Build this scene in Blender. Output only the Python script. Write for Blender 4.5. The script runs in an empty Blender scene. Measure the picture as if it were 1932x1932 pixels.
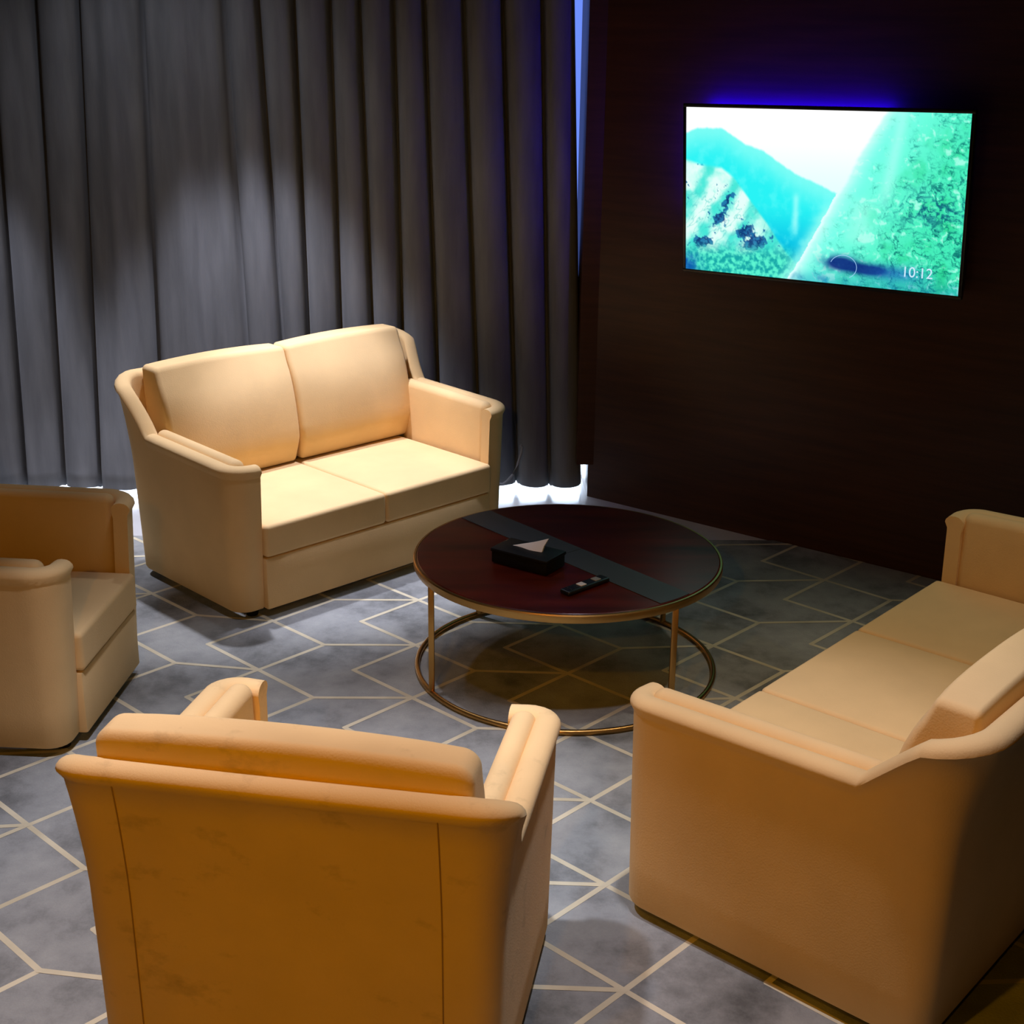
import bpy, bmesh, math, random
from mathutils import Vector, Matrix, noise
PI = math.pi
rad = math.radians
scene = bpy.context.scene
COL = scene.collection
random.seed(5)

# ------------------------------------------------------------------ helpers
def link(o):
    COL.objects.link(o)
    return o

def mesh_obj(name, bm, m, parent=None, smooth=True, ang=40):
    me = bpy.data.meshes.new(name)
    bmesh.ops.recalc_face_normals(bm, faces=bm.faces)
    bm.to_mesh(me)
    bm.free()
    for mm in (m if isinstance(m, (list, tuple)) else [m]):
        me.materials.append(mm)
    if smooth:
        for p in me.polygons:
            p.use_smooth = True
        if ang < 179:
            me.set_sharp_from_angle(angle=rad(ang))
    o = link(bpy.data.objects.new(name, me))
    if parent:
        o.parent = parent
    return o

def thing(name, label, cat, loc=(0, 0, 0), rz=0, group=None):
    o = link(bpy.data.objects.new(name, None))
    o.empty_display_size = .1
    o.location = loc
    o.rotation_euler = (0, 0, rz)
    return tag(o, label, cat, group)

def tag(o, label, cat, group=None):
    o['label'] = label
    o['category'] = cat
    if group:
        o['group'] = group
    return o

def struct(o):
    o['kind'] = 'structure'
    return o

def box_bm(x0, x1, y0, y1, z0, z1, bev=0, seg=2, bm=None):
    own = bm is None
    b = bmesh.new()
    vs = [b.verts.new(p) for p in ((x0, y0, z0), (x1, y0, z0), (x1, y1, z0), (x0, y1, z0), (x0, y0, z1), (x1, y0, z1), (x1, y1, z1), (x0, y1, z1))]
    for f in ((0, 3, 2, 1), (4, 5, 6, 7), (0, 1, 5, 4), (1, 2, 6, 5), (2, 3, 7, 6), (3, 0, 4, 7)):
        b.faces.new([vs[i] for i in f])
    if bev:
        bmesh.ops.bevel(b, geom=b.edges[:], offset=bev, segments=seg, profile=.5, affect='EDGES')
    return b

def merge(bms):
    out = bmesh.new()
    for b in bms:
        me = bpy.data.meshes.new('tmp')
        b.to_mesh(me)
        b.free()
        out.from_mesh(me)
        bpy.data.meshes.remove(me)
    return out

def rbox(hx, hy, hz, r, n=8, fn=None):
    """rounded box with enough vertices to deform; fn maps each point"""
    b = bmesh.new()
    def axis(h):
        a = [-h + r - r * math.tan(rad(45) * (1 - i / 4)) for i in range(4)]
        mid = [(-h + r) + (2 * h - 2 * r) * i / n for i in range(n + 1)]
        return a + mid + [-t for t in reversed(a)]
    H = (hx, hy, hz)
    A = [axis(h) for h in H]
    def place(p):
        c = [max(-H[k] + r, min(H[k] - r, p[k])) for k in range(3)]
        d = Vector([p[k] - c[k] for k in range(3)])
        if d.length > 1e-9:
            d = d.normalized() * r
        q = Vector(c) + d
        return fn(q) if fn else q
    for ax in range(3):
        u, v = [k for k in range(3) if k != ax]
        for s in (-1, 1):
            grid = []
            for a in A[u]:
                row = []
                for c in A[v]:
                    p = [0, 0, 0]
                    p[ax] = s * H[ax]; p[u] = a; p[v] = c
                    row.append(b.verts.new(place(p)))
                grid.append(row)
            for i in range(len(grid) - 1):
                for j in range(len(grid[0]) - 1):
                    b.faces.new((grid[i][j], grid[i + 1][j], grid[i + 1][j + 1], grid[i][j + 1]))
    bmesh.ops.remove_doubles(b, verts=b.verts[:], dist=1e-5)
    return b

def tube(pts, r, seg=10, closed=False, caps=True):
    b = bmesh.new()
    pts = [Vector(p) for p in pts]
    n = len(pts)
    rings = []
    up = None
    for i, p in enumerate(pts):
        if closed:
            t = (pts[(i + 1) % n] - pts[i - 1]).normalized()
        else:
            t = (pts[min(i + 1, n - 1)] - pts[max(i - 1, 0)]).normalized()
        ref = Vector((0, 0, 1)) if abs(t.z) < .9 else Vector((1, 0, 0))
        a = t.cross(ref).normalized()
        c = t.cross(a).normalized()
        rings.append([b.verts.new(p + (a * math.cos(2 * PI * k / seg) + c * math.sin(2 * PI * k / seg)) * r) for k in range(seg)])
    m = n if closed else n - 1
    for i in range(m):
        R0, R1 = rings[i], rings[(i + 1) % n]
        for k in range(seg):
            b.faces.new((R0[k], R0[(k + 1) % seg], R1[(k + 1) % seg], R1[k]))
    if caps and not closed:
        b.faces.new(rings[0][::-1])
        b.faces.new(rings[-1])
    return b

def lathe(profile, seg=96):
    """closed profile of (r, z) revolved about z"""
    b = bmesh.new()
    rings = []
    for k in range(seg):
        a = 2 * PI * k / seg
        rings.append([b.verts.new((r * math.cos(a), r * math.sin(a), z)) for r, z in profile])
    n = len(profile)
    for k in range(seg):
        A, B = rings[k], rings[(k + 1) % seg]
        for i in range(n):
            j = (i + 1) % n
            b.faces.new((A[i], B[i], B[j], A[j]))
    bmesh.ops.remove_doubles(b, verts=b.verts[:], dist=1e-6)
    return b

def prism(poly, z0, z1, bev=0):
    b = bmesh.new()
    lo = [b.verts.new((x, y, z0)) for x, y in poly]
    hi = [b.verts.new((x, y, z1)) for x, y in poly]
    b.faces.new(lo[::-1]); b.faces.new(hi)
    n = len(poly)
    for i in range(n):
        b.faces.new((lo[i], lo[(i + 1) % n], hi[(i + 1) % n], hi[i]))
    return b

# ------------------------------------------------------------------ materials
def mat(name, col=(.5, .5, .5), rough=.6, metal=0, spec=.5, **kw):
    m = bpy.data.materials.new(name)
    m.use_nodes = True
    p = m.node_tree.nodes['Principled BSDF']
    p.inputs['Base Color'].default_value = (*col, 1)
    p.inputs['Roughness'].default_value = rough
    p.inputs['Metallic'].default_value = metal
    p.inputs['Specular IOR Level'].default_value = spec
    for k, v in kw.items():
        p.inputs[k.replace('_', ' ')].default_value = v
    return m

def nodes(m):
    return m.node_tree.nodes, m.node_tree.links, m.node_tree.nodes['Principled BSDF']

def noise_col(m, c0, c1, scale=5, detail=4, lo=.35, hi=.65, stretch=(1, 1, 1), bump=0, bscale=None, rough=.5):
    N, L, P = nodes(m)
    tc = N.new('ShaderNodeTexCoord')
    mp = N.new('ShaderNodeMapping')
    mp.inputs['Scale'].default_value = stretch
    L.new(tc.outputs['Object'], mp.inputs['Vector'])
    nz = N.new('ShaderNodeTexNoise')
    nz.inputs['Scale'].default_value = scale
    nz.inputs['Detail'].default_value = detail
    nz.inputs['Roughness'].default_value = rough
    L.new(mp.outputs['Vector'], nz.inputs['Vector'])
    cr = N.new('ShaderNodeValToRGB')
    cr.color_ramp.elements[0].position = lo
    cr.color_ramp.elements[0].color = (*c0, 1)
    cr.color_ramp.elements[1].position = hi
    cr.color_ramp.elements[1].color = (*c1, 1)
    L.new(nz.outputs['Fac'], cr.inputs['Fac'])
    L.new(cr.outputs['Color'], P.inputs['Base Color'])
    if bump:
        n2 = N.new('ShaderNodeTexNoise')
        n2.inputs['Scale'].default_value = bscale or scale * 8
        n2.inputs['Detail'].default_value = 2
        L.new(mp.outputs['Vector'], n2.inputs['Vector'])
        bp = N.new('ShaderNodeBump')
        bp.inputs['Strength'].default_value = bump
        bp.inputs['Distance'].default_value = .004
        L.new(n2.outputs['Fac'], bp.inputs['Height'])
        L.new(bp.outputs['Normal'], P.inputs['Normal'])
    return m, cr

FAB = (.80, .545, .25)
def fabric(name, stain=False):
    m = mat(name, FAB, .85, spec=.25, Sheen_Weight=.12, Sheen_Roughness=.5)
    m.node_tree.nodes['Principled BSDF'].inputs['Sheen Tint'].default_value = (1, .8, .55, 1)
    noise_col(m, tuple(c * .92 for c in FAB), tuple(min(1, c * 1.04) for c in FAB), scale=4, detail=5, lo=.3, hi=.7, bump=.12, bscale=220)
    if stain:
        N, L, P = nodes(m)
        src = P.inputs['Base Color'].links[0].from_socket
        tc = N.new('ShaderNodeTexCoord')
        mp = N.new('ShaderNodeMapping')
        mp.inputs['Scale'].default_value = (1, 1, 1.6)
        L.new(tc.outputs['Object'], mp.inputs['Vector'])
        nz = N.new('ShaderNodeTexNoise')
        nz.inputs['Scale'].default_value = 7
        nz.inputs['Detail'].default_value = 6
        nz.inputs['Roughness'].default_value = .62
        L.new(mp.outputs['Vector'], nz.inputs['Vector'])
        cr = N.new('ShaderNodeValToRGB')
        cr.color_ramp.elements[0].position = .58; cr.color_ramp.elements[0].color = (0, 0, 0, 1)
        cr.color_ramp.elements[1].position = .74; cr.color_ramp.elements[1].color = (.5, .5, .5, 1)
        L.new(nz.outputs['Fac'], cr.inputs['Fac'])
        mx = N.new('ShaderNodeMix'); mx.data_type = 'RGBA'
        L.new(cr.outputs['Color'], mx.inputs['Factor'])
        L.new(src, mx.inputs['A'])
        mx.inputs['B'].default_value = (.30, .20, .09, 1)
        L.new(mx.outputs['Result'], P.inputs['Base Color'])
    return m

M = {}
M['fabric'] = fabric('tan_fabric')
M['fabric_worn'] = fabric('worn_tan_fabric', True)
M['seam'] = mat('seam_thread', (.36, .21, .08), .9)
M['foot'] = mat('black_foot', (.01, .008, .006), .9, spec=.1)
M['curtain'] = mat('grey_curtain', (.1, .1, .1), .9, spec=.15, Sheen_Weight=.08)
noise_col(M['curtain'], (.137, .142, .146), (.18, .186, .190), scale=6, detail=4, stretch=(3, 3, .4), bump=.15, bscale=120)
M['walnut'] = mat('dark_wood_wall', (.02, .008, .004), .42, spec=.35)
noise_col(M['walnut'], (.035, .012, .004), (.08, .027, .009), scale=3, detail=8, stretch=(.6, .6, 9), rough=.65, lo=.3, hi=.75)
M['plain'] = mat('dark_paint', (.045, .03, .018), .8)
M['ceiling'] = mat('ceiling_paint', (.06, .042, .025), .9)
M['marble'] = mat('pale_stone', (.62, .60, .57), .22, spec=.5)
noise_col(M['marble'], (.55, .53, .50), (.68, .66, .63), scale=2.5, detail=7)
M['carpet'] = mat('grey_carpet', (.1, .1, .11), .95, spec=.1)
_, cr = noise_col(M['carpet'], (.115, .116, .106), (.40, .402, .362), scale=2.6, detail=8, lo=.32, hi=.7, bump=.5, bscale=160, rough=.68)
e = cr.color_ramp.elements.new(.5); e.color = (.285, .288, .268, 1)
M['line'] = mat('cream_carpet_line', (.62, .54, .36), .9, spec=.1)
noise_col(M['line'], (.54, .47, .31), (.68, .60, .41), scale=6, detail=5)
M['gold'] = mat('brass', (.50, .27, .075), .33, 1)
M['table_wood'] = mat('red_brown_wood', (.05, .008, .003), .3, spec=.3)
noise_col(M['table_wood'], (.030, .0035, .0010), (.11, .011, .0025), scale=2.2, detail=6, stretch=(1, 5, 1), lo=.3, hi=.75)
M['inlay'] = mat('slate_glass', (.045, .048, .055), .55, spec=.6)
M['black'] = mat('black_plastic', (.006, .006, .006), .35)
M['blackbox'] = mat('black_leather', (.005, .005, .005), .5, spec=.3)
M['white'] = mat('white_tissue', (.85, .8, .74), .8)
M['button'] = mat('pale_button', (.75, .70, .68), .5)
M['greybutton'] = mat('grey_button', (.28, .27, .26), .5)
M['cable'] = mat('grey_cable', (.22, .22, .22), .5)
M['frame'] = mat('window_frame', (.5, .52, .55), .5)

def emit(name, col, s):
    m = bpy.data.materials.new(name)
    m.use_nodes = True
    N = m.node_tree.nodes; L = m.node_tree.links
    N.remove(N['Principled BSDF'])
    e = N.new('ShaderNodeEmission')
    e.inputs['Color'].default_value = (*col, 1)
    e.inputs['Strength'].default_value = s
    L.new(e.outputs[0], N['Material Output'].inputs['Surface'])
    return m
M['pane'] = emit('daylit_pane', (.16, .28, .98), 1.0)
M['lowpane'] = emit('daylit_low_pane', (.66, .80, 1.0), 13.0)
M['blue'] = emit('blue_bloom', (.015, .0, 1.0), 95.0)  # emitter standing in for camera bloom around the television
M['clock'] = emit('clock_text', (.62, .85, 1.0), 1.0)
M['icon'] = emit('screen_icon', (.35, .62, .95), 1.0)

# ------------------------------------------------------------------ camera
CAM_H = 2.16
f = 2581.558
Rv = Vector((0.99992369, 0.00408231, 0.01165932))
Uv = Vector((-0.01235334, 0.33043698, 0.94374721))
Fv = Vector((0.0, 0.94381923, -0.3304622))
cd = bpy.data.cameras.new('camera')
cd.sensor_width = 36
cd.sensor_fit = 'HORIZONTAL'
cd.lens = f / 1932 * 36
cd.clip_start = .02
cam = link(bpy.data.objects.new('camera', cd))
Mx = Matrix(((Rv.x, Uv.x, -Fv.x, 0), (Rv.y, Uv.y, -Fv.y, 0), (Rv.z, Uv.z, -Fv.z, CAM_H), (0, 0, 0, 1)))
cam.matrix_world = Mx
scene.camera = cam

# ------------------------------------------------------------------ room shell
CORNER = Vector((.37, 6.42, 0))
WA = rad(3.0)
wdir = Vector((math.cos(WA), math.sin(WA), 0))          # along the window wall, to the right
wn = Vector((math.sin(WA), -math.cos(WA), 0))           # into the room
TA = rad(-37.05)
tdir = Vector((math.cos(TA), math.sin(TA), 0))          # along the television wall, to the right
tn = Vector((math.sin(TA), -math.cos(TA), 0))           # into the room
HC = 3.0
PL = CORNER - wdir * 3.9
PR = CORNER + tdir * 3.1
WC = CORNER - wn * .26
PW = WC - wdir * 3.9
poly = [(PL.x, PL.y), (CORNER.x, CORNER.y), (PR.x, PR.y), (PR.x, -1.2), (PL.x, -1.2)]
def grown(d):
    return [(PL.x - d, PL.y + d + .26), (CORNER.x + .1 + d * .3, CORNER.y + d + .26), (PR.x + d, PR.y + d * .4), (PR.x + d, -1.2 - d), (PL.x - d, -1.2 - d)]
struct(mesh_obj('floor', prism(grown(.12), -.12, 0), M['marble'], smooth=False))
struct(mesh_obj('ceiling', prism(grown(.12), HC, HC + .12), M['ceiling'], smooth=False))

def wall(name, a, b, m, z0=0, z1=HC, th=.1):
    a, b = Vector((a[0], a[1], 0)), Vector((b[0], b[1], 0))
    L_ = (b - a).length
    o = mesh_obj(name, box_bm(0, L_, 0, th, z0, z1), m, smooth=False)
    o.location = a
    o.rotation_euler = (0, 0, math.atan2(b.y - a.y, b.x - a.x))
    return struct(o)
# the outward side is +y of each wall's own frame
wall('wall_right', CORNER, PR, M['walnut'])
wall('wall_side', PR, (PR.x, -1.2), M['plain'])
wall('wall_front', (PR.x, -1.2), (PL.x, -1.2), M['plain'])
wall('wall_left', (PL.x, -1.2), PW, M['plain'])
# window wall: low plinth-free full-height glazing behind the curtain
LW = 3.9
wb = merge([box_bm(0, LW + .25, 0, .1, 2.6, HC), box_bm(LW, LW + .25, 0, .1, 0, 2.6), box_bm(0, .25, 0, .1, 0, 2.6)])
o = mesh_obj('wall_back', wb, M['plain'], smooth=False)
o.location = PW; o.rotation_euler = (0, 0, WA); struct(o)
wroot = link(bpy.data.objects.new('window_1', None))
wroot.location = PW; wroot.rotation_euler = (0, 0, WA); struct(wroot)
fr = [box_bm(.25, LW, .03, .09, 2.54, 2.6), box_bm(.25, .31, .03, .09, .0, 2.54)]
for x in (1.45, 2.65):
    fr.append(box_bm(x - .03, x + .03, .03, .09, .13, 2.54))
fr.append(box_bm(.31, LW, .03, .09, .13, .16))
mesh_obj('frame', merge(fr), M['frame'], wroot, smooth=False)
mesh_obj('pane', box_bm(.31, LW, .055, .065, .16, 2.54), M['pane'], wroot, smooth=False)
mesh_obj('lower_pane', box_bm(.31, LW, .05, .065, .0, .13), M['lowpane'], wroot, smooth=False)

tr = mesh_obj('trim_1', merge([box_bm(-.058, .10, -.02, .30, .17, HC), box_bm(.0, .10, .0, .26, 0, .17)]), M['walnut'], smooth=False)
tr.location = CORNER; tr.rotation_euler = (0, 0, WA); struct(tr)

# ------------------------------------------------------------------ carpet
CA = .0145
b_, w_, shr = .4264, .2147, -.0301
UC = {-4: -2.18, -3: -1.62, -2: -1.06, -1: -.5163, 0: .003, 1: .5561, 2: 1.1025, 3: 1.6641, 4: 2.2495, 5: 2.81, 6: 3.37}
VC = {-1: .0331, 0: -.0183, 1: -.0163, 2: -.033, 3: -.0052, 4: .0147}
org = Vector((-.8988, 4.42))
cb = bmesh.new()
cx = (math.cos(CA), math.sin(CA))
def c2w(u, v):
    return (u, v)
U0, U1, V0, V1 = -2.6, 3.6, -5.4, 1.34
# keep inside the room polygon: clip with the television wall afterwards
vs = [cb.verts.new(p) for p in ((U0, V0, 0), (U1, V0, 0), (U1, V1, 0), (U0, V1, 0), (U0, V0, .012), (U1, V0, .012), (U1, V1, .012), (U0, V1, .012))]
for q in ((0, 3, 2, 1), (4, 5, 6, 7), (0, 1, 5, 4), (1, 2, 6, 5), (2, 3, 7, 6), (3, 0, 4, 7)):
    cb.faces.new([vs[i] for i in q])
def seg(p, q, zi, wd=.0165):
    p, q = Vector(p), Vector(q)
    d = (q - p).normalized()
    n = Vector((-d.y, d.x)) * wd / 2
    p = p - d * wd * .3; q = q + d * wd * .3
    ztop = .0122 + .0002 * zi
    k = [cb.verts.new((c.x, c.y, ztop)) for c in (p - n, q - n, q + n, p + n)]
    fc = cb.faces.new(k)
    fc.material_index = 1
def node(i, j, off=0):
    v = j * b_ / 2 + VC.get(i, 0)
    return (UC[i] + off + shr * v, v)
for i in range(-3, 7):
    for j in range(-24, 7):
        if (i + j) % 2:
            continue
        S = node(i, j)
        if not (U0 + .3 < S[0] < U1 - .3 and V0 + .3 < S[1]):
            continue
        ends = [node(i, j + 1, w_), node(i, j - 1, w_), node(i, j + 1, -w_), node(i, j - 1, -w_), node(i - 1, j, w_)]
        for zi, e_ in enumerate(ends):
            q = e_
            if S[1] > V1 - .01:
                continue
            if e_[1] > V1 - .012:
                t = (V1 - .012 - S[1]) / (e_[1] - S[1])
                q = (S[0] + (e_[0] - S[0]) * t, S[1] + (e_[1] - S[1]) * t)
            seg(S, q, zi)
# cut along the television wall and the side wall
def cut(pt, nrm):
    c, s = math.cos(CA), math.sin(CA)
    dx, dy = pt.x - org.x, pt.y - org.y
    lp = Vector((c * dx + s * dy, -s * dx + c * dy, 0))
    ln = Vector((c * nrm.x + s * nrm.y, -s * nrm.x + c * nrm.y, 0))
    g = cb.verts[:] + cb.edges[:] + cb.faces[:]
    bmesh.ops.bisect_plane(cb, geom=g, plane_co=lp, plane_no=ln, clear_outer=True)
    be = [e for e in cb.edges if e.is_boundary and all(v.co.z < .0121 for v in e.verts)]
    if be:
        bmesh.ops.holes_fill(cb, edges=be)
cut(CORNER + tn * .012, -tn)
cut(Vector((PR.x - .02, 0, 0)), Vector((1, 0, 0)))
cut(Vector((0, -1.17, 0)), Vector((0, -1, 0)))
cut(Vector((PL.x + .02, 0, 0)), Vector((-1, 0, 0)))
co = mesh_obj('carpet', cb, [M['carpet'], M['line']], smooth=False)
co.location = (org.x, org.y, .0005)
co.rotation_euler = (0, 0, CA)
tag(co, 'mottled grey carpet with cream geometric diamond lines covering the floor', 'carpet')

# ------------------------------------------------------------------ upholstered seats
def sm(t):
    t = max(0, min(1, t))
    return t * t * (3 - 2 * t)

def seat_unit(name, label, cat, loc, yaw, wt, n_seat, n_back, wb=None, yf=-.37, yb=.385, cr=.02, ha=.623, hk=.643, hb=.85,
              hs=.379, hsb=.246, yk=.22, flare=.06, group=None, fab='fabric', cush_out=.0, setback=.03, ht=.895, seams=False):
    root = thing(name, label, cat, loc, yaw, group)
    F_ = M[fab]
    T = .050
    wb = wb or wt - .022
    zf = .03
    rr = .042
    # plan path of the shell's centre line: return, front corner, side, back corner, back ... mirrored
    xs = wb - T / 2
    path = []
    def arc(cx, cy, r, a0, a1, n):
        return [(cx + r * math.cos(rad(a0 + (a1 - a0) * k / n)), cy + r * math.sin(rad(a0 + (a1 - a0) * k / n))) for k in range(n + 1)]
    ya = yf + setback
    yF = ya + T / 2
    yB = yb - T / 2
    ret = .060
    path += [(xs - T / 2 - ret, yF), (xs - T / 2 - ret + .012, yF), (xs - .055, yF)]
    path += arc(xs - .045, yF + .045, .045, -90, 0, 6)
    ys = [yF + .06 + (yk - yF - .06) * k / 7 for k in range(8)]
    path += [(xs, y) for y in ys]
    path += [(xs, yk + (yB - .035 - yk) * k / 6) for k in range(1, 6)]
    path += arc(xs - .03, yB - .03, .03, 0, 90, 6)
    nb = 10 if wt < .6 else 20
    half = path
    xb = xs - .03
    back = [(xb - 2 * xb * k / nb, yB) for k in range(1, nb)]
    full = half + back + [(-x, y) for x, y in reversed(half)]
    n = len(full)
    def height(x, y, k):
        kk = min(k, n - 1 - k)
        if y <= yk + 1e-6:
            h = ha + (hk - ha) * max(0, (y - yF)) / (yk - yF)
            if kk < 9:
                h -= .010 * (1 - kk / 9)
            return h
        t = (y - yk) / (yB - yk)
        return hk + (hb - hk) * (.96 * t + .04 * sm(t)) if t < 1 else hb
    def section(h, lift):
        # (outward s, z); outward grows with height
        pts = []
        zr = h - T / 2
        def out(z):
            o_ = (wt - wb) * min(1, max(0, z / .6))
            o_ += lift * (max(0, z - .5) / .35) ** 1.6
            return o_
        for z in (zf, zf + .012, .15, .3, .42, .5, .56):
            pts.append((T / 2 + out(z) + (-.006 if z == zf else 0), z))
        z = .56
        for k in range(1, 5):
            z = .56 + (max(.566, zr - .02) - .56) * k / 4
            pts.append((T / 2 + out(z), z))
        ro = T / 2 + .006
        for k in range(9):
            a = PI * k / 8
            pts.append((out(zr) + ro * math.cos(a) + (.004 if k < 4 else 0), zr + (T / 2) * math.sin(a)))
        for z in (zr - .03, .5, .4, .2, zf):
            pts.append((-T / 2 + out(z), z))
        return pts
    bm = bmesh.new()
    rings = []
    nsec = None
    for k, (x, y) in enumerate(full):
        x0, y0 = full[max(0, k - 1)]; x1, y1 = full[min(n - 1, k + 1)]
        t = Vector((x1 - x0, y1 - y0)).normalized()
        nr = Vector((t.y, -t.x))
        h = height(x, y, k)
        bk = sm((y - yk + .02) / (yB - yk))
        S = section(h, flare * bk)
        rings.append([bm.verts.new((x + nr.x * s, y + nr.y * s, z)) for s, z in S])
    for k in range(n - 1):
        A, B = rings[k], rings[k + 1]
        for i in range(len(A)):
            j = (i + 1) % len(A)
            bm.faces.new((A[i], A[j], B[j], B[i]))
    bm.faces.new(rings[0]); bm.faces.new(rings[-1][::-1])
    shell = mesh_obj('frame_shell', bm, F_, root, ang=50)
    wi = wb - T - .060
    # seat base between the arms
    mesh_obj('seat_base', box_bm(-wi + .002, wi - .002, yf + .003, yB - .02, zf, hsb - .004, .008), F_, root)
    # arm pads
    for s in (-1, 1):
        L0, L1 = ya + T - .014, yk + .03
        hx = .031
        cy = (L0 + L1) / 2
        z0 = hs - .06
        hz = (ha + .004 - z0) / 2
        def padf(p, s=s, cy=cy, z0=z0, hz=hz):
            z = p.z + z0 + hz
            y = p.y + cy
            rise = (hk - ha) * (y - yF) / (yk - yF)
            z += rise * (z - z0) / (2 * hz)
            lean = (wt - wb) * z / .6
            return Vector((s * (wi + .030 + lean * .9) + p.x, y, z))
        mesh_obj('arm_pad', rbox(hx, (L1 - L0) / 2, hz, .0295, 6, padf), F_, root)
    # seat cushions
    cw = 2 * wi / n_seat
    for i in range(n_seat):
        c0 = -wi + cw * (i + .5)
        y0, y1 = yf - .006, yb - .085
        def sf(p, c0=c0, y0=y0, y1=y1):
            u = p.x / (cw / 2); v = p.y / ((y1 - y0) / 2)
            z = p.z + (hs + hsb) / 2
            if p.z > 0:
                z += .008 * (1 - u ** 4) * (1 - v ** 4) - .004
            return Vector((c0 + p.x, p.y + (y0 + y1) / 2, z))
        mesh_obj('seat_cushion', rbox(cw / 2 - .0012, (y1 - y0) / 2, (hs - hsb) / 2, .016, 8, sf), F_, root)
    # back cushions
    hw = wi + .040 + cush_out
    bw = 2 * hw / n_back
    for i in range(n_back):
        c0 = -hw + bw * (i + .5)
        z0, z1 = hs + .004, ht
        th = .155
        def bf(p, c0=c0, z0=z0, z1=z1):
            w = (p.z + (z1 - z0) / 2) / (z1 - z0)          # 0 bottom .. 1 top
            u = p.x / (bw / 2)
            yc = yb - .14 + .095 * w
            front = p.y < 0
            thick = .72 + .36 * math.sin(PI * min(1, max(0, .12 + .72 * w))) - .24 * sm((w - .6) / .4)
            y = p.y * thick
            if front:
                y -= .024 * (1 - u ** 4) * math.sin(PI * (.08 + .8 * w))
                y += .035 * sm((.24 - w) / .24)
            x = p.x * (1 - .05 * (1 - sm(w / .35)) * (1 if n_back == 1 else .5))
            zz = z0 + w * (z1 - z0) - (.012 * u * u if w > .8 else 0)
            return Vector((c0 + x, yc + y, zz))
        mesh_obj('back_cushion', rbox(bw / 2 - .002, th / 2, (z1 - z0) / 2, cr, 10, bf), F_, root)
    # back seams: two stitched lines on the rear panel
    if seams:
        for s in (-1, 1):
            pts = []
            for k in range(15):
                z = .06 + (hb - .075) * k / 14
                o_ = (wt - wb) * min(1, z / .6) + flare * (max(0, z - .5) / .35) ** 1.6
                pts.append((s * (wt - .115), yb + o_ + .0005, z))
            mesh_obj('seam', tube(pts, .0016, 6), M['seam'], shell)
    # feet
    for sx in (-1, 1):
        for y in (yf + .075, yB - .06):
            ft = bmesh.new()
            bmesh.ops.create_cone(ft, cap_ends=True, segments=20, radius1=.022, radius2=.027, depth=.034, matrix=Matrix.Translation((sx * (xs - .06), y, .017)))
            mesh_obj('foot', ft, M['foot'], root)
    return root

CZ = .0136
seat_unit('loveseat', 'tan two-seat sofa in front of the grey curtain, brightly lit', 'sofa', (-.775, 5.535, CZ), rad(44.8), .724, 2, 2, flare=.045, hk=.635, ht=.885)
seat_unit('sofa', 'long tan three-seat sofa on the right with its back to the frame edge', 'sofa', (1.213, 3.50, CZ), rad(-131.3), .98, 3, 3,
          yf=-.40, yb=.46, yk=.25, flare=.08, hb=.83, wb=.97, setback=.02, ht=.85)
seat_unit('armchair', 'tan armchair in the foreground seen from behind, stains on its back', 'armchair', (-.372, 2.655, CZ), rad(169.8), .436, 1, 1,
          wb=.424, yf=-.40, yb=.375, flare=.045, hb=.815, fab='fabric_worn', seams=True, ht=.875, cr=.036, cush_out=.026, setback=.02)
seat_unit('armchair', 'tan armchair cut off by the left frame edge, facing right in half shade', 'armchair', (-1.688, 4.144, CZ), rad(86.5), .395, 1, 1, wb=.37, ha=.635)

# ------------------------------------------------------------------ coffee table
TC = Vector((.197, 4.478, CZ))
TR = .537
TH = .4412 - CZ
tb = thing('coffee_table', 'round dark wood coffee table with thin gold frame', 'table', TC, 0)
prof = [(0, TH - .024), (TR - .014, TH - .024), (TR - .007, TH - .02), (TR - .007, TH - .004), (TR - .011, TH), (0, TH)]
mesh_obj('tabletop', lathe(prof), M['table_wood'], tb, ang=30)
rim = [(TR - .0065, TH - .03), (TR + .001, TH - .03), (TR + .003, TH - .026), (TR + .003, TH - .006), (TR, TH - .002), (TR - .0065, TH - .002)]
mesh_obj('rim', lathe(rim), M['gold'], tb, ang=30)
ring = [((TR - .006) * math.cos(2 * PI * k / 96), (TR - .006) * math.sin(2 * PI * k / 96), .011) for k in range(96)]
mesh_obj('base_ring', tube(ring, .0095, 10, closed=True), M['gold'], tb)
for x, y in ((-.22, 4.25), (-.15, 4.93), (.54, 4.06), (.61, 4.86)):
    d = Vector((x - TC.x, y - TC.y)).normalized() * (TR - .008)
    mesh_obj('leg', box_bm(d.x - .010, d.x + .010, d.y - .010, d.y + .010, .012, TH - .026, .003), M['gold'], tb)
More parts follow.
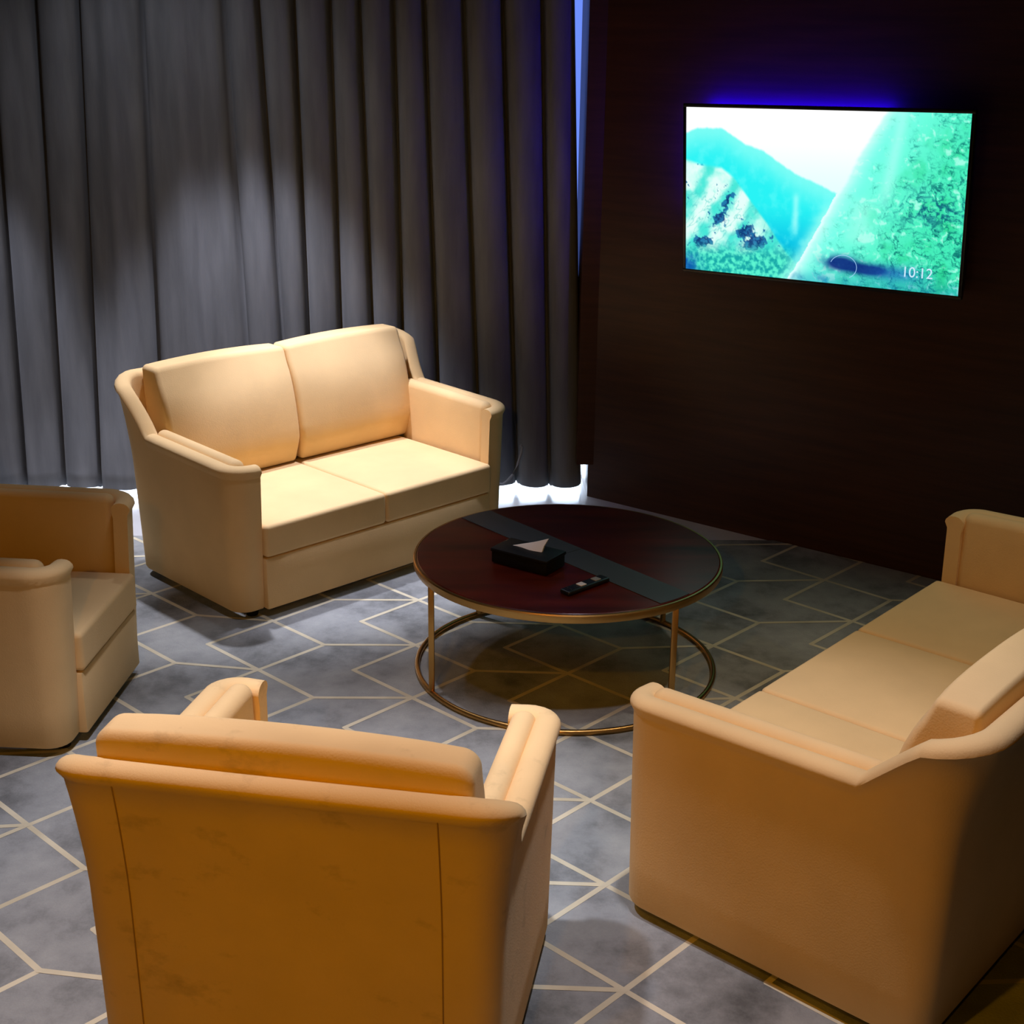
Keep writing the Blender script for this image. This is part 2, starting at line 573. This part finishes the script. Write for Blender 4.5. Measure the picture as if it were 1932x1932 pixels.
# glass inlay across the top, in two lengths
da = math.atan2(-.809, .678)
dd = Vector((math.cos(da), math.sin(da)))
dn = Vector((-dd.y, dd.x))
def strip(s0, s1):
    hw = .067
    b = bmesh.new()
    R_ = TR - .014
    def lim(t, s):
        m = math.sqrt(R_ * R_ - t * t)
        return max(-m, min(m, s))
    ts = [-hw + 2 * hw * k / 6 for k in range(7)]
    rows = []
    for z in (TH - .002, TH + .0022):
        rows.append([[b.verts.new((dd.x * lim(t, s) + dn.x * t, dd.y * lim(t, s) + dn.y * t, z)) for t in ts] for s in (s0, s1)])
    for k in range(6):
        for r, fl in ((rows[0], 1), (rows[1], 0)):
            q = (r[0][k], r[1][k], r[1][k + 1], r[0][k + 1])
            b.faces.new(q[::-1] if fl else q)
        for e_ in (0, 1):
            b.faces.new((rows[0][e_][k], rows[0][e_][k + 1], rows[1][e_][k + 1], rows[1][e_][k]))
    for e_ in (0, 6):
        b.faces.new((rows[0][0][e_], rows[0][1][e_], rows[1][1][e_], rows[1][0][e_]))
    return b
mesh_obj('inlay_strip', strip(-.6, -.001), M['inlay'], tb, smooth=False)
mesh_obj('inlay_strip', strip(.001, .6), M['inlay'], tb, smooth=False)

# tissue box and remote on the table
tz = TC.z + TH + .0005
tbx = thing('tissue_box', 'black tissue box with a white tissue sticking out, on the round table', 'tissue box', (.057, 4.365, tz + .0025), rad(-34))
mesh_obj('box', box_bm(-.112, .112, -.060, .060, 0, .050, .005), M['blackbox'], tbx)
mesh_obj('lid', box_bm(-.115, .115, -.063, .063, .040, .054, .004), M['blackbox'], tbx)
t_ = bmesh.new()
TP = [(-.072, 0), (.052, 0), (.058, .05), (.03, .045)]
fr_, bk_ = [], []
for k in range(9):
    u = k / 8
    x = -.072 + .126 * u
    h = .002 + .052 * u ** 1.1
    wob = .004 * math.sin(u * 7)
    fr_.append([t_.verts.new((x, -.004 + wob, .050)), t_.verts.new((x, -.006 + wob + .018 * u, .050 + h * .42)), t_.verts.new((x + .004 * u, -.006 + wob + .040 * u, .050 + h * .8))])
    bk_.append([t_.verts.new((x, .004 + wob, .050)), t_.verts.new((x, .001 + wob + .018 * u, .050 + h * .42)), t_.verts.new((x + .004 * u, -.002 + wob + .040 * u, .050 + h * .8))])
for k in range(8):
    for i in range(2):
        t_.faces.new((fr_[k][i], fr_[k + 1][i], fr_[k + 1][i + 1], fr_[k][i + 1]))
        t_.faces.new((bk_[k][i + 1], bk_[k + 1][i + 1], bk_[k + 1][i], bk_[k][i]))
    t_.faces.new((fr_[k][2], fr_[k + 1][2], bk_[k + 1][2], bk_[k][2]))
for k in (0, 8):
    for i in range(2):
        t_.faces.new((fr_[k][i], fr_[k][i + 1], bk_[k][i + 1], bk_[k][i]))
mesh_obj('tissue', t_, M['white'], tbx)
rm = thing('remote_control', 'slim black remote control with two pale buttons, lying on the round table', 'remote control', (.243, 4.165, tz), rad(43))
mesh_obj('body', rbox(.097, .023, .008, .0075, 4, lambda p: p + Vector((0, 0, .0085))), M['black'], rm)
mesh_obj('button', rbox(.013, .013, .0022, .002, 2, lambda p: p + Vector((-.018, 0, .017))), M['button'], rm)
mesh_obj('button', rbox(.013, .013, .0022, .002, 2, lambda p: p + Vector((.050, 0, .017))), M['greybutton'], rm)
for i in range(3):
    for j in (-1, 1):
        mesh_obj('key', rbox(.004, .004, .0015, .0014, 2, lambda p: p + Vector((-.045 - .014 * i, .009 * j, .0168))), M['black'], rm)

# ------------------------------------------------------------------ curtain
ZT, ZB = 2.92, .052
top_u = [-3.84, -3.64, -3.45, -3.27, -3.07, -2.87, -2.676, -2.479, -2.289, -2.02, -1.664, -1.514, -1.356, -1.199, -1.069, -.918, -.781, -.607, -.433, -.258, -.109]
bot_u = [-3.86, -3.68, -3.5, -3.32, -3.13, -2.93, -2.741, -2.56, -2.383, -2.077, -1.631, -1.454, -1.342, -1.189, -1.028, -.891, -.72, -.526, -.346, -.183, -.018]
zt_ref, zb_ref = 2.30, .085
cbm = bmesh.new()
NZ, NS = 40, 26
nf = len(top_u) - 1
amp = [random.uniform(.055, .085) for _ in range(nf)]
skew = [random.uniform(.55, 1.0) for _ in range(nf)]
deep = [random.uniform(.75, 1.15) for _ in range(nf + 1)]
cols = []
for k in range(nf):
    for s in range(NS + (1 if k == nf - 1 else 0)):
        cols.append((k, s / NS))
grid = []
for iz in range(NZ + 1):
    row = []
    for (k, t) in cols:
        zz = iz / NZ
        u0t, u1t = top_u[k], top_u[k + 1]
        u0b, u1b = bot_u[k], bot_u[k + 1]
        z = ZT + (ZB - ZT) * zz
        q = (zt_ref - z) / (zt_ref - zb_ref)
        ut = u0t + (u1t - u0t) * t; ub = u0b + (u1b - u0b) * t
        u = ut + (ub - ut) * q
        wfold = (u1t - u0t) + ((u1b - u0b) - (u1t - u0t)) * q
        A = min(amp[k], wfold * .42)
        # asymmetric bulge, steep on the right side so that the deep crease sits beside it
        tt = t ** skew[k]
        prof_ = math.sin(PI * tt) ** .55 if 0 < t < 1 else 0
        d = A * prof_
        # small secondary ripple inside wide folds
        if wfold > .22:
            d += .012 * math.sin(t * PI * 4 + k) * math.sin(PI * t)
        d += .006 * noise.noise(Vector((u * 6, z * 1.3, k * 3.1))) * math.sin(PI * t)
        # deep crease
        e0 = math.exp(-(t * wfold / .010) ** 2) * deep[k] + math.exp(-((1 - t) * wfold / .010) ** 2) * deep[k + 1]
        d -= .055 * e0
        if z < .30:
            d += .004 * sm((.30 - z) / .01)
            d += .010 * noise.noise(Vector((u * 9, z * 9, 7))) * sm((.3 - z) / .2)
        zz2 = z
        if iz == NZ:
            zz2 = z - .010 + .022 * noise.noise(Vector((u * 5, 1.7, 3))) - (.012 if t < .06 or t > .94 else 0)
        P = CORNER + wdir * u + wn * (-.09 + d)
        row.append(cbm.verts.new((P.x, P.y, zz2)))
    grid.append(row)
for i in range(NZ):
    for j in range(len(cols) - 1):
        cbm.faces.new((grid[i][j], grid[i][j + 1], grid[i + 1][j + 1], grid[i + 1][j]))
cur = mesh_obj('curtain', cbm, M['curtain'], ang=180)
md = cur.modifiers.new('thickness', 'SOLIDIFY'); md.thickness = .004; md.offset = -1
tag(cur, 'dark grey floor-length pleated curtain covering the window wall', 'curtain')

cpts = []
for u, z in [(-.42, .085), (-.40, .10), (-.37, .135), (-.35, .185), (-.333, .24), (-.327, .272), (-.335, .282)]:
    P = CORNER + wdir * u + wn * .06
    cpts.append((P.x, P.y, z))
# cable hangs from the curtain and runs down to the floor behind the sofa arm
P = CORNER + wdir * -.44 + wn * .062
cpts = [(P.x - .12, P.y - .01, .006), (P.x - .05, P.y, .006), (P.x - .02, P.y, .03), (P.x, P.y, .09)] + cpts
cab = mesh_obj('cable', tube(cpts, .006, 8), M['cable'])
tag(cab, 'thin grey cable hanging against the curtain beside the two-seat sofa', 'cable')

# ------------------------------------------------------------------ television
tvc = CORNER + tdir * 1.139 + tn * .1 + Vector((0, 0, 1.545))
ta = rad(3.68)
nz_ = tn * math.cos(ta) - Vector((0, 0, 1)) * math.sin(ta)
upv = Vector((0, 0, 1)) * math.cos(ta) + tn * math.sin(ta)
roll = rad(1.1)
xa = tdir * math.cos(roll) + upv * math.sin(roll)
ya = upv * math.cos(roll) - tdir * math.sin(roll)
tv = thing('television', 'flat television on the dark wall showing a green mountain landscape', 'television')
tv.matrix_world = Matrix(((xa.x, ya.x, nz_.x, tvc.x), (xa.y, ya.y, nz_.y, tvc.y), (xa.z, ya.z, nz_.z, tvc.z), (0, 0, 0, 1)))
SW, SH = .609, .342
def ring_frame(x, y, bz, z0, z1):
    return merge([box_bm(-x - bz, x + bz, y, y + bz, z0, z1, .002), box_bm(-x - bz, x + bz, -y - bz, -y, z0, z1, .002),
                  box_bm(-x - bz, -x, -y, y, z0, z1, .002), box_bm(x, x + bz, -y, y, z0, z1, .002)])
mesh_obj('bezel', ring_frame(SW, SH, .014, -.012, .006), M['black'], tv)
mesh_obj('housing', merge([box_bm(-SW - .01, SW + .01, -SH - .01, SH + .01, -.03, -.004, .004), box_bm(-.42, .42, -.28, .1, -.055, -.03, .008)]), M['black'], tv)
for bx in (-.16, .16):
    mesh_obj('wall_bracket', box_bm(bx - .02, bx + .02, -.2, .2, -.092, -.055), M['black'], tv)
mesh_obj('bloom_strip', merge([box_bm(-SW + .01, .22, SH - .012, SH + .004, -.042, -.031), box_bm(-SW - .004, -SW + .010, SH - .42, SH - .02, -.042, -.031)]), M['blue'], tv, smooth=False)  # added emitter, imitates the blue bloom at the screen's top and left edge

# screen picture: a grid of emissive colours
def lerp(a, b, t):
    return tuple(a[i] + (b[i] - a[i]) * t for i in range(3))
def pl(pts, x):
    if x <= pts[0][0]: return pts[0][1]
    for (x0, y0), (x1, y1) in zip(pts, pts[1:]):
        if x <= x1: return y0 + (y1 - y0) * (x - x0) / (x1 - x0)
    return pts[-1][1]
RIDGE = [(0, .145), (.04, .115), (.14, .11), (.18, .15), (.23, .20), (.30, .235), (.36, .30), (.42, .36), (.50, .41), (.57, .46), (.7, .5)]
CLIFF = [(-.02, .73), (.05, .70), (.16, .665), (.28, .625), (.40, .595), (.52, .555), (.62, .525), (.75, .485), (.88, .445), (1.0, .40)]   # v -> u of the near cliff's edge
def fb(u, v, s, seed, o=4):
    t = 0; a = 1; n_ = 0
    for k in range(o):
        t += a * noise.noise(Vector((u * s * 1.78, v * s, seed + k * 7.3))); n_ += a
        s *= 2; a *= .55
    return t / n_
def srgb(c):
    return tuple(((x / 255 + .055) / 1.055) ** 2.4 if x > 10 else x / 255 / 12.92 for x in c)
def pic(u, v):
    r = pl(RIDGE, u) + .008 * fb(u, 0, 30, 3)
    ce = pl(CLIFF, v) + .008 * fb(0, v, 25, 9)
    n1 = fb(u, v, 14, 1); n2 = fb(u, v, 34, 5); n3 = fb(u, v, 7, 11)
    sky = lerp((255, 255, 255), (225, 255, 255), sm((v - .1) / .4))
    if u > ce:
        g = sm((u - ce) / .42)
        wx = .05 * n1; wy = .05 * n3
        rid = abs(fb(u + wx, v + wy, 17, 21, 3)); rid2 = abs(fb(u + wy, v - wx, 30, 33, 2))
        c = lerp((120, 255, 232), (62, 232, 178), g * .9)
        c = lerp(c, (30, 200, 120), .55 * sm(n3 * 2.2 + .1) * g)
        patch = sm(n1 * 1.5 + .45 * g + .25 * v - .05)
        c = lerp(c, (5, 100, 100), sm((.085 - rid) / .075) * patch * (.35 + .45 * g))
        c = lerp(c, (5, 80, 95), sm((.06 - rid2) / .06) * patch * (.25 + .4 * g))
        c = lerp(c, (185, 255, 238), sm((rid - .22) / .2) * .75)
        streak = math.exp(-((u - (.785 - .10 * v)) / .022) ** 2) * sm((.60 - v) / .2)
        c = lerp(c, (165, 255, 240), .7 * streak)
        c = lerp(c, (180, 255, 238), .45 * math.exp(-((u - .66 - .03 * n1) / .05) ** 2) * sm((v - .45) / .1) * sm((.8 - v) / .1))
        c = lerp(c, (190, 255, 240), .8 * math.exp(-((u - ce) / .028) ** 2))
        k = math.exp(-(((u - .90) / .11) ** 2 + ((v - .53) / .09) ** 2))
        c = lerp(c, (15, 85, 120), k * sm((.16 - rid) / .16) * .9)
        k = math.exp(-(((u - .595) / .055) ** 2 + ((v - .875) / .04) ** 2)) + math.exp(-(((u - .70) / .07) ** 2 + ((v - .90) / .032) ** 2))
        c = lerp(c, (12, 35, 120), min(1, k * 1.5) * sm((n1 + .5) / .4) * .9)
        k = math.exp(-(((u - .80) / .09) ** 2 + ((v - .91) / .05) ** 2))
        c = lerp(c, (30, 105, 190), k * .6)
        c = lerp(c, (20, 120, 175), sm((v - .90) / .10) * (.35 + .4 * sm(n1 * 2)))
        c = lerp(sky, c, sm((u - ce) / .018) * (.6 + .4 * sm((u - ce) / .08)))
        return c
    if v > r:
        d = v - r
        c = lerp((120, 248, 240), (40, 238, 240), sm(d / .22))
        c = lerp(c, (0, 178, 222), sm((v - .52) / .4) * sm((u - .12) / .2))
        c = lerp(c, (120, 250, 248), .35 * sm(n1 * 2 + .2))
        wf = math.exp(-((u - .425) / .012) ** 2) * sm((v - .46) / .06) * sm((.78 - v) / .12)
        c = lerp(c, (190, 255, 250), .6 * wf)
        # pale near slopes at left
        e = pl([(0, .30), (.06, .33), (.14, .34), (.19, .40), (.25, .52), (.32, .66), (.40, .84), (.46, .93)], u)
        if v > e:
            s_ = sm((v - e) / .03)
            q = u * 1.5 + v * .62 + .05 * n3
            st = .5 + .5 * math.sin(q * 30)
            c2 = lerp((70, 228, 212), (225, 255, 246), sm(st * .75 + n1 * .7 + .22))
            c2 = lerp(c2, (60, 225, 205), sm((u - .26) / .1) * .6)
            c2 = lerp(c2, (70, 190, 190), sm((.06 - abs(fb(u + v * .4, v * .6, 16, 51, 3))) / .06) * .5 * sm((v - .42) / .15))
            for (cu, cv, su, sv) in ((.168, .55, .020, .07), (.135, .66, .026, .055), (.235, .73, .035, .055), (.275, .80, .055, .05), (.06, .82, .05, .04)):
                k = math.exp(-(((u - cu - (cv - v) * .22) / su) ** 2 + ((v - cv) / sv) ** 2))
                c2 = lerp(c2, lerp((10, 45, 110), (30, 110, 165), sm(n2 * 3 + .4)), .92 * sm((k - .40 + 1.0 * n2 + .6 * n1) / .22))
            c = lerp(c, c2, s_)
        b_l = sm((v - .80 + .08 * u) / .12)
        c3 = lerp((25, 165, 165), (90, 240, 205), sm(n2 * 2.2 + .5))
        c3 = lerp(c3, (10, 70, 170), sm((.10 - u) / .1) * sm((v - .85) / .1) * .8 * sm(n1 * 2 + .6))
        c = lerp(c, c3, b_l * sm((.47 - u) / .1))
        c = lerp(c, (170, 255, 240), .7 * math.exp(-((u - ce) / .03) ** 2) * sm((v - .5) / .1))
        return lerp(sky, c, sm((v - r) / .02))
    return sky
NX, NY = 440, 248
sb = bmesh.new()
g = [[sb.verts.new((-SW + 2 * SW * i / NX, SH - 2 * SH * j / NY, .0015)) for i in range(NX + 1)] for j in range(NY + 1)]
for j in range(NY):
    for i in range(NX):
        sb.faces.new((g[j][i], g[j + 1][i], g[j + 1][i + 1], g[j][i + 1]))
sm_ = bpy.data.materials.new('screen_picture')
sm_.use_nodes = True
N = sm_.node_tree.nodes; L = sm_.node_tree.links
N.remove(N['Principled BSDF'])
at = N.new('ShaderNodeVertexColor'); at.layer_name = 'picture'
em = N.new('ShaderNodeEmission'); em.inputs['Strength'].default_value = 1.05
L.new(at.outputs['Color'], em.inputs['Color'])
L.new(em.outputs[0], N['Material Output'].inputs['Surface'])
scr = mesh_obj('screen', sb, sm_, tv, smooth=False)
ca = scr.data.color_attributes.new('picture', 'FLOAT_COLOR', 'POINT')
for v in scr.data.vertices:
    c = srgb(pic((v.co.x + SW) / (2 * SW), (SH - v.co.y) / (2 * SH)))
    ca.data[v.index].color = (*c, 1)
fc = bpy.data.curves.new('clock', 'FONT')
fc.body = '10:12'; fc.size = .058; fc.align_x = 'LEFT'; fc.extrude = .0003
fo = bpy.data.objects.new('clock_tmp', fc)
COL.objects.link(fo)
bpy.context.view_layer.update()
dg = bpy.context.evaluated_depsgraph_get()
cm = bpy.data.meshes.new_from_object(fo.evaluated_get(dg))
bpy.data.objects.remove(fo)
cm.materials.clear(); cm.materials.append(M['clock'])
ck = link(bpy.data.objects.new('clock_text', cm))
ck.parent = scr
ck.location = (-SW + 2 * SW * .808, SH - 2 * SH * .918, .0025)
ic = [(-SW + 2 * SW * .605 + .058 * math.cos(a), SH - 2 * SH * .895 + .047 * math.sin(a), .0025) for a in [rad(-60 + 220 * k / 30) for k in range(31)]]
mesh_obj('arc_icon', tube(ic, .0012, 6), M['icon'], scr)

# ------------------------------------------------------------------ light
def spot(name, loc, aim, power, angle, blend=.5, col=(1, .9, .76), size=.05):
    l = bpy.data.lights.new(name, 'SPOT')
    l.energy = power; l.spot_size = rad(angle); l.spot_blend = blend; l.color = col; l.shadow_soft_size = size
    o = link(bpy.data.objects.new(name, l))
    o.location = loc
    o.rotation_euler = (Vector(aim) - Vector(loc)).to_track_quat('-Z', 'Y').to_euler()
    return o
def area(name, loc, aim, power, sx, sy, col):
    l = bpy.data.lights.new(name, 'AREA')
    l.shape = 'RECTANGLE'; l.size = sx; l.size_y = sy; l.energy = power; l.color = col
    o = link(bpy.data.objects.new(name, l))
    o.location = loc
    o.rotation_euler = (Vector(aim) - Vector(loc)).to_track_quat('-Z', 'Y').to_euler()
    return o
ZL = 2.95
WARM = (1, .94, .95)
COOL = (1, 1.02, 1.26)
AMBER = (1, .44, .0)
spot('downlight_curtain', (-1.15, 5.62, ZL), (-1.15, 5.72, 0), 235, 56, .45, COOL)
spot('curtain_fill', (-1.5, 5.45, ZL), (-1.5, 5.9, 0), 20, 125, .8, (.95, 1, 1.2))  # added weak wide fill to lift the upper curtain, no fixture of its own
spot('downlight_curtain_left', (-2.55, 5.60, ZL), (-2.55, 5.70, 0), 180, 51, .4, COOL)
spot('downlight_loveseat', (-.29, 5.62, ZL), (-.72, 5.52, .38), 205, 35, .6, (1, 1.04, 1.38))
spot('downlight_middle', (-.62, 4.15, ZL), (-.62, 4.10, 0), 60, 46, .8, COOL)
spot('downlight_near', (-.80, 3.05, ZL), (-.74, 3.02, 0), 220, 54, .8, COOL)
spot('downlight_sofa', (.35, 2.75, ZL), (.45, 2.85, 0), 125, 56, .7, COOL)
spot('downlight_right', (1.5, 3.7, ZL), (1.3, 3.7, 0), 55, 62, .7, (1, .9, .75))
spot('amber_fill', (-.9, .9, ZL), (-.05, 2.45, .2), 66, 54, .5, AMBER)  # added unseen amber fill behind the camera, for the shaded seat backs and sides
spot('amber_fill_far', (-.6, -.5, 2.7), (-.5, 4.6, .1), 85, 60, .8, AMBER)  # second added amber fill, warms the shaded fabric further back
w = bpy.data.worlds.new('world')
w.use_nodes = True
w.node_tree.nodes['Background'].inputs['Color'].default_value = (1, .7, .4, 1)
w.node_tree.nodes['Background'].inputs['Strength'].default_value = 0.0
scene.world = w
scene.view_settings.view_transform = 'Standard'
scene.view_settings.look = 'None'
scene.view_settings.exposure = 0
scene.view_settings.gamma = 1
